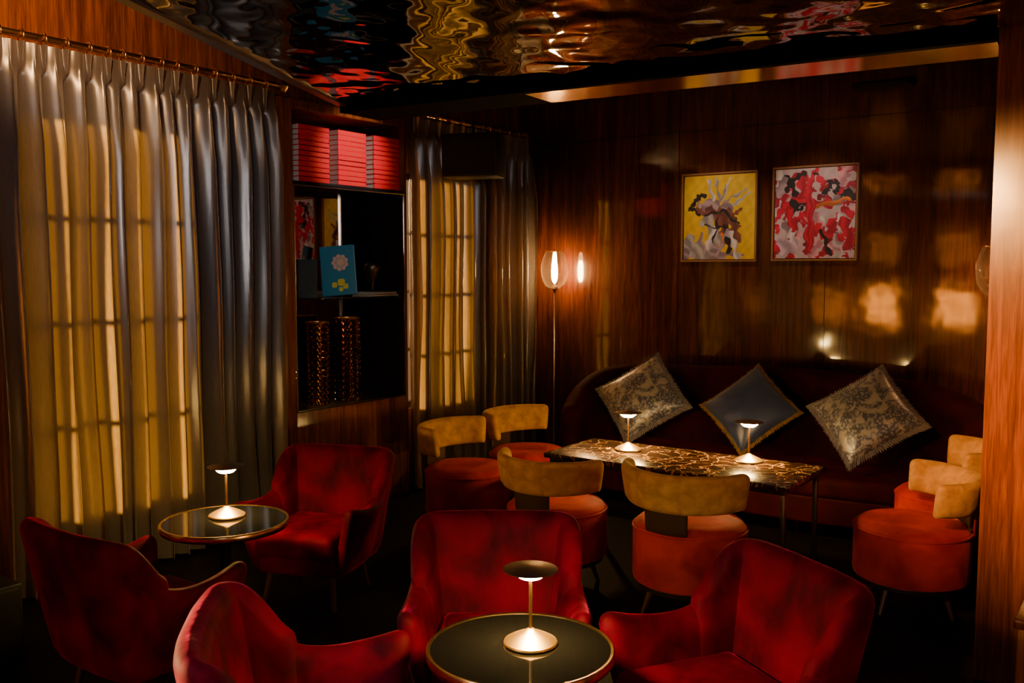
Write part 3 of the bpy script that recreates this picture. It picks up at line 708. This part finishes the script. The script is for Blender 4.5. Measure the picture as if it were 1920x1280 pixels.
# ------------------------------------------------------------------ cushions
def cushion(loc,spin,lean,yaw,mat,fmat,label,h=0.235,T=0.085,fr=1.0):
    e=empty("cushion",loc)
    M=Matrix.Rotation(yaw,3,'Z')@Matrix.Rotation(lean,3,'X')@Matrix.Rotation(spin,3,'Z')
    e.rotation_euler=M.to_euler(); tag(e,label,"cushion","cushions on the sofa")
    n=26; V=[];F=[]
    def P(u,v,s):
        x=h*u*(0.89+0.09*v*v); y=h*v*(0.89+0.09*u*u)
        z=s*T*max(0,(1-u*u)*(1-v*v))**0.42
        z+=s*0.022*noise.noise(Vector((u*3,v*3,s)))*(1-u*u)*(1-v*v)
        return (x,y,z)
    for s in (1,-1):
        for j in range(n+1):
            for i in range(n+1):
                u=math.sin((i/n-0.5)*math.pi); v=math.sin((j/n-0.5)*math.pi); V.append(P(u,v,s))
    o=(n+1)**2
    for k in (0,1):
        for j in range(n):
            for i in range(n):
                a=k*o+j*(n+1)+i; F.append((a,a+1,a+n+2,a+n+1))
    c=mk("cover",V,F,mat,True,e)
    bm=bmesh.new(); bm.from_mesh(c.data); bmesh.ops.remove_doubles(bm,verts=bm.verts,dist=1e-5); bmesh.ops.recalc_face_normals(bm,faces=bm.faces); bm.to_mesh(c.data); bm.free()
    per=[]; m=70
    for k in range(m): t=-1+2*k/m; per.append((t,-1))
    for k in range(m): t=-1+2*k/m; per.append((1,t))
    for k in range(m): t=-1+2*k/m; per.append((-t,1))
    for k in range(m): t=-1+2*k/m; per.append((-1,-t))
    V=[];F=[];R=random.Random(int(loc[0]*100)); Nn=len(per)
    for k,(u,v) in enumerate(per):
        x,y,_=P(u,v,1); q=Vector((x,y,0)).normalized(); 
        o_=fr*(0.028+ (0.018 if k%2 else 0.0))+R.uniform(-0.003,0.006); zz=R.uniform(-0.005,0.005)
        p=Vector((x,y,0))-q*0.010
        V+=[tuple(p+Vector((0,0,0.024*fr))),tuple(p+q*o_+Vector((0,0,zz))),tuple(p-Vector((0,0,0.024*fr)))]
    for k in range(Nn):
        a=3*k;b=3*((k+1)%Nn); F+=[(a,a+1,b+1,b),(a+1,a+2,b+2,b+1),(a+2,a,b,b+2)]
    mk("fringe",V,F,fmat,False,e)
R_=math.radians
cushion((-3.26,6.24,0.765),R_(38),R_(57),R_(8),M_floral,M_fringeg,"grapevine patterned jacquard cushion with grey fringe leaning on sofa",0.268,0.12)
cushion((-2.42,6.25,0.755),R_(45),R_(56),R_(6),M_blue,M_fringey,"plain slate-blue satin cushion with bronze fringe leaning on sofa",0.252,0.11,0.8)
cushion((-1.62,6.20,0.785),R_(40),R_(54),R_(0),M_floral,M_fringeg,"grapevine patterned cushion with grey fringe beside sofa end",0.270,0.12)

# ------------------------------------------------------------------ floor lamps
def floor_lamp(loc):
    e=empty("floor_lamp",loc); tag(e,"slim brass floor lamp with smoked tulip glass globe, lit","floor lamp","floor lamps flanking the sofa")
    lathe("base",[(0,0),(0.12,0),(0.12,0.012),(0.03,0.022),(0.012,0.035),(0,0.035)],M_brassd,e,40)
    tube("pole",[(0,0,0.03),(0,0,1.53)],0.009,M_chrome,e,12)
    lathe("socket",[(0,1.52),(0.012,1.52),(0.026,1.55),(0.03,1.575),(0.022,1.59),(0,1.59)],M_brass,e,24)
    prof=[(0.02,1.553),(0.050,1.564),(0.080,1.588),(0.104,1.63),(0.118,1.68),(0.122,1.73),(0.117,1.78),(0.104,1.825),(0.088,1.865),(0.076,1.885)]
    V=[];F=[];seg=40
    for r,z in prof:
        for i in range(seg):
            a=2*math.pi*i/seg; V.append((r*math.cos(a),r*math.sin(a),z))
    for j in range(len(prof)-1):
        for i in range(seg): F.append((j*seg+i,j*seg+(i+1)%seg,(j+1)*seg+(i+1)%seg,(j+1)*seg+i))
    mk("lamp_shade",V,F,M_smoke,True,e)
    lathe("shade_rim",[(0.073,1.883),(0.079,1.883),(0.079,1.889),(0.073,1.889),(0.073,1.883)],M_brass,e,40)
    lathe("bulb",[(0,1.610),(0.014,1.615),(0.024,1.645),(0.027,1.70),(0.024,1.77),(0.015,1.80),(0,1.81)],M_bulb2,e,24,auto=80)
    return e
fl=floor_lamp((-4.50,6.93,0)); f2=dup(fl,(-1.005,6.91,0))
for c in bpy.data.objects:
    if c.parent==f2 and c.name.startswith("bulb"):
        c.material_slots[0].link='OBJECT'; c.material_slots[0].material=M_bulb3

# ------------------------------------------------------------------ lights
def light(kind,name,loc,energy,color,target=None,size=0.1,spot=60,blend=0.6):
    l=bpy.data.lights.new(name,kind); l.energy=energy; l.color=color
    o=bpy.data.objects.new(name,l); C.objects.link(o); o.location=loc
    if kind=='AREA': l.size=size
    elif kind=='SPOT': l.shadow_soft_size=size; l.spot_size=math.radians(spot); l.spot_blend=blend
    elif kind=='POINT': l.shadow_soft_size=size
    if target is not None:
        o.rotation_euler=(Vector(target)-Vector(loc)).to_track_quat('-Z','Y').to_euler()
    return o
s=light('SUN',"sunlight",(-8,0,4),38.0,(1.0,0.60,0.22)); s.data.angle=math.radians(4.5)
s.rotation_euler=Vector((1,0.30,-0.10)).to_track_quat('-Z','Y').to_euler()
w=bpy.data.worlds.new("World"); bpy.context.scene.world=w; w.use_nodes=True
w.node_tree.nodes["Background"].inputs[0].default_value=(1.0,0.52,0.22,1); w.node_tree.nodes["Background"].inputs[1].default_value=0.25
light('SPOT',"picture_fill",(-3.0,5.6,3.25),58,(1,0.84,0.66),(-3.05,7.12,2.10),0.03,33,0.7)  # added unseen spot that brightens the yellow painting
light('SPOT',"picture_fill",(-2.3,5.6,3.25),58,(1,0.84,0.66),(-2.28,7.12,2.10),0.03,33,0.7)  # same added light for the red painting
light('SPOT',"bookcase_fill",(-3.3,4.9,3.2),150,(1,0.75,0.65),(-4.9,4.85,2.50),0.05,28,0.8)  # extra light added to brighten the red books, no fixture modelled
light('SPOT',"shelf_fill",(-3.2,4.2,2.6),20,(1,0.82,0.66),(-4.95,4.85,1.68),0.03,20,0.8)  # unseen light added for the books on the glass shelf
light('SPOT',"vase_fill",(-3.6,4.0,2.5),44,(1,0.66,0.30),(-4.95,4.7,1.1),0.03,24,0.8)  # key light added to bring out the gold vases
light('SPOT',"upper_wall_fill",(-3.9,2.2,3.2),75,(1,0.52,0.20),(-5.0,2.9,2.95),0.05,70,0.8)  # invented hidden source, warms the wall above the curtain rod
light('SPOT',"curtain_fill",(1.2,-1.6,2.5),230,(0.97,0.94,0.95),(-4.86,3.5,2.85),0.4,32,1.0)  # off-camera fill added for grey highlights on the curtain folds
light('AREA',"front_fill",(1.2,-1.6,2.5),7,(1.0,0.88,0.82),(-3.6,3.3,1.8),0.8)  # general fill added behind the camera, not a known lamp
light('SPOT',"chair_fill",(-2.4,3.4,3.2),115,(1,0.72,0.44),(-2.35,4.35,0.6),0.05,54,1.0)  # added overhead fill for the gold chair backs
light('SPOT',"soffit_fill",(-1.1,5.4,1.9),24,(1,0.55,0.2),(-1.2,4.4,2.65),0.10,60,1.0)  # added under the beam to brighten the brass soffit
light('SPOT',"partition_fill",(-1.2,1.3,2.3),1000,(1,0.42,0.10),(-0.42,4.28,1.40),0.05,38,1.0)  # added in mid-air to give the partition its orange glow
light('SPOT',"lounge_fill",(-2.4,-0.3,2.35),105,(1,0.78,0.76),(-1.7,2.3,0.55),0.06,42,1.0)  # unseen fill added to brighten the crimson armchairs

# ------------------------------------------------------------------ camera
cam=bpy.data.cameras.new("Camera"); co=bpy.data.objects.new("Camera",cam); C.objects.link(co)
co.location=(0,0,1.75); co.rotation_euler=(math.radians(90-4.57),0,math.radians(35.6))
cam.lens=1750/1920*36; cam.sensor_width=36
bpy.context.scene.camera=co
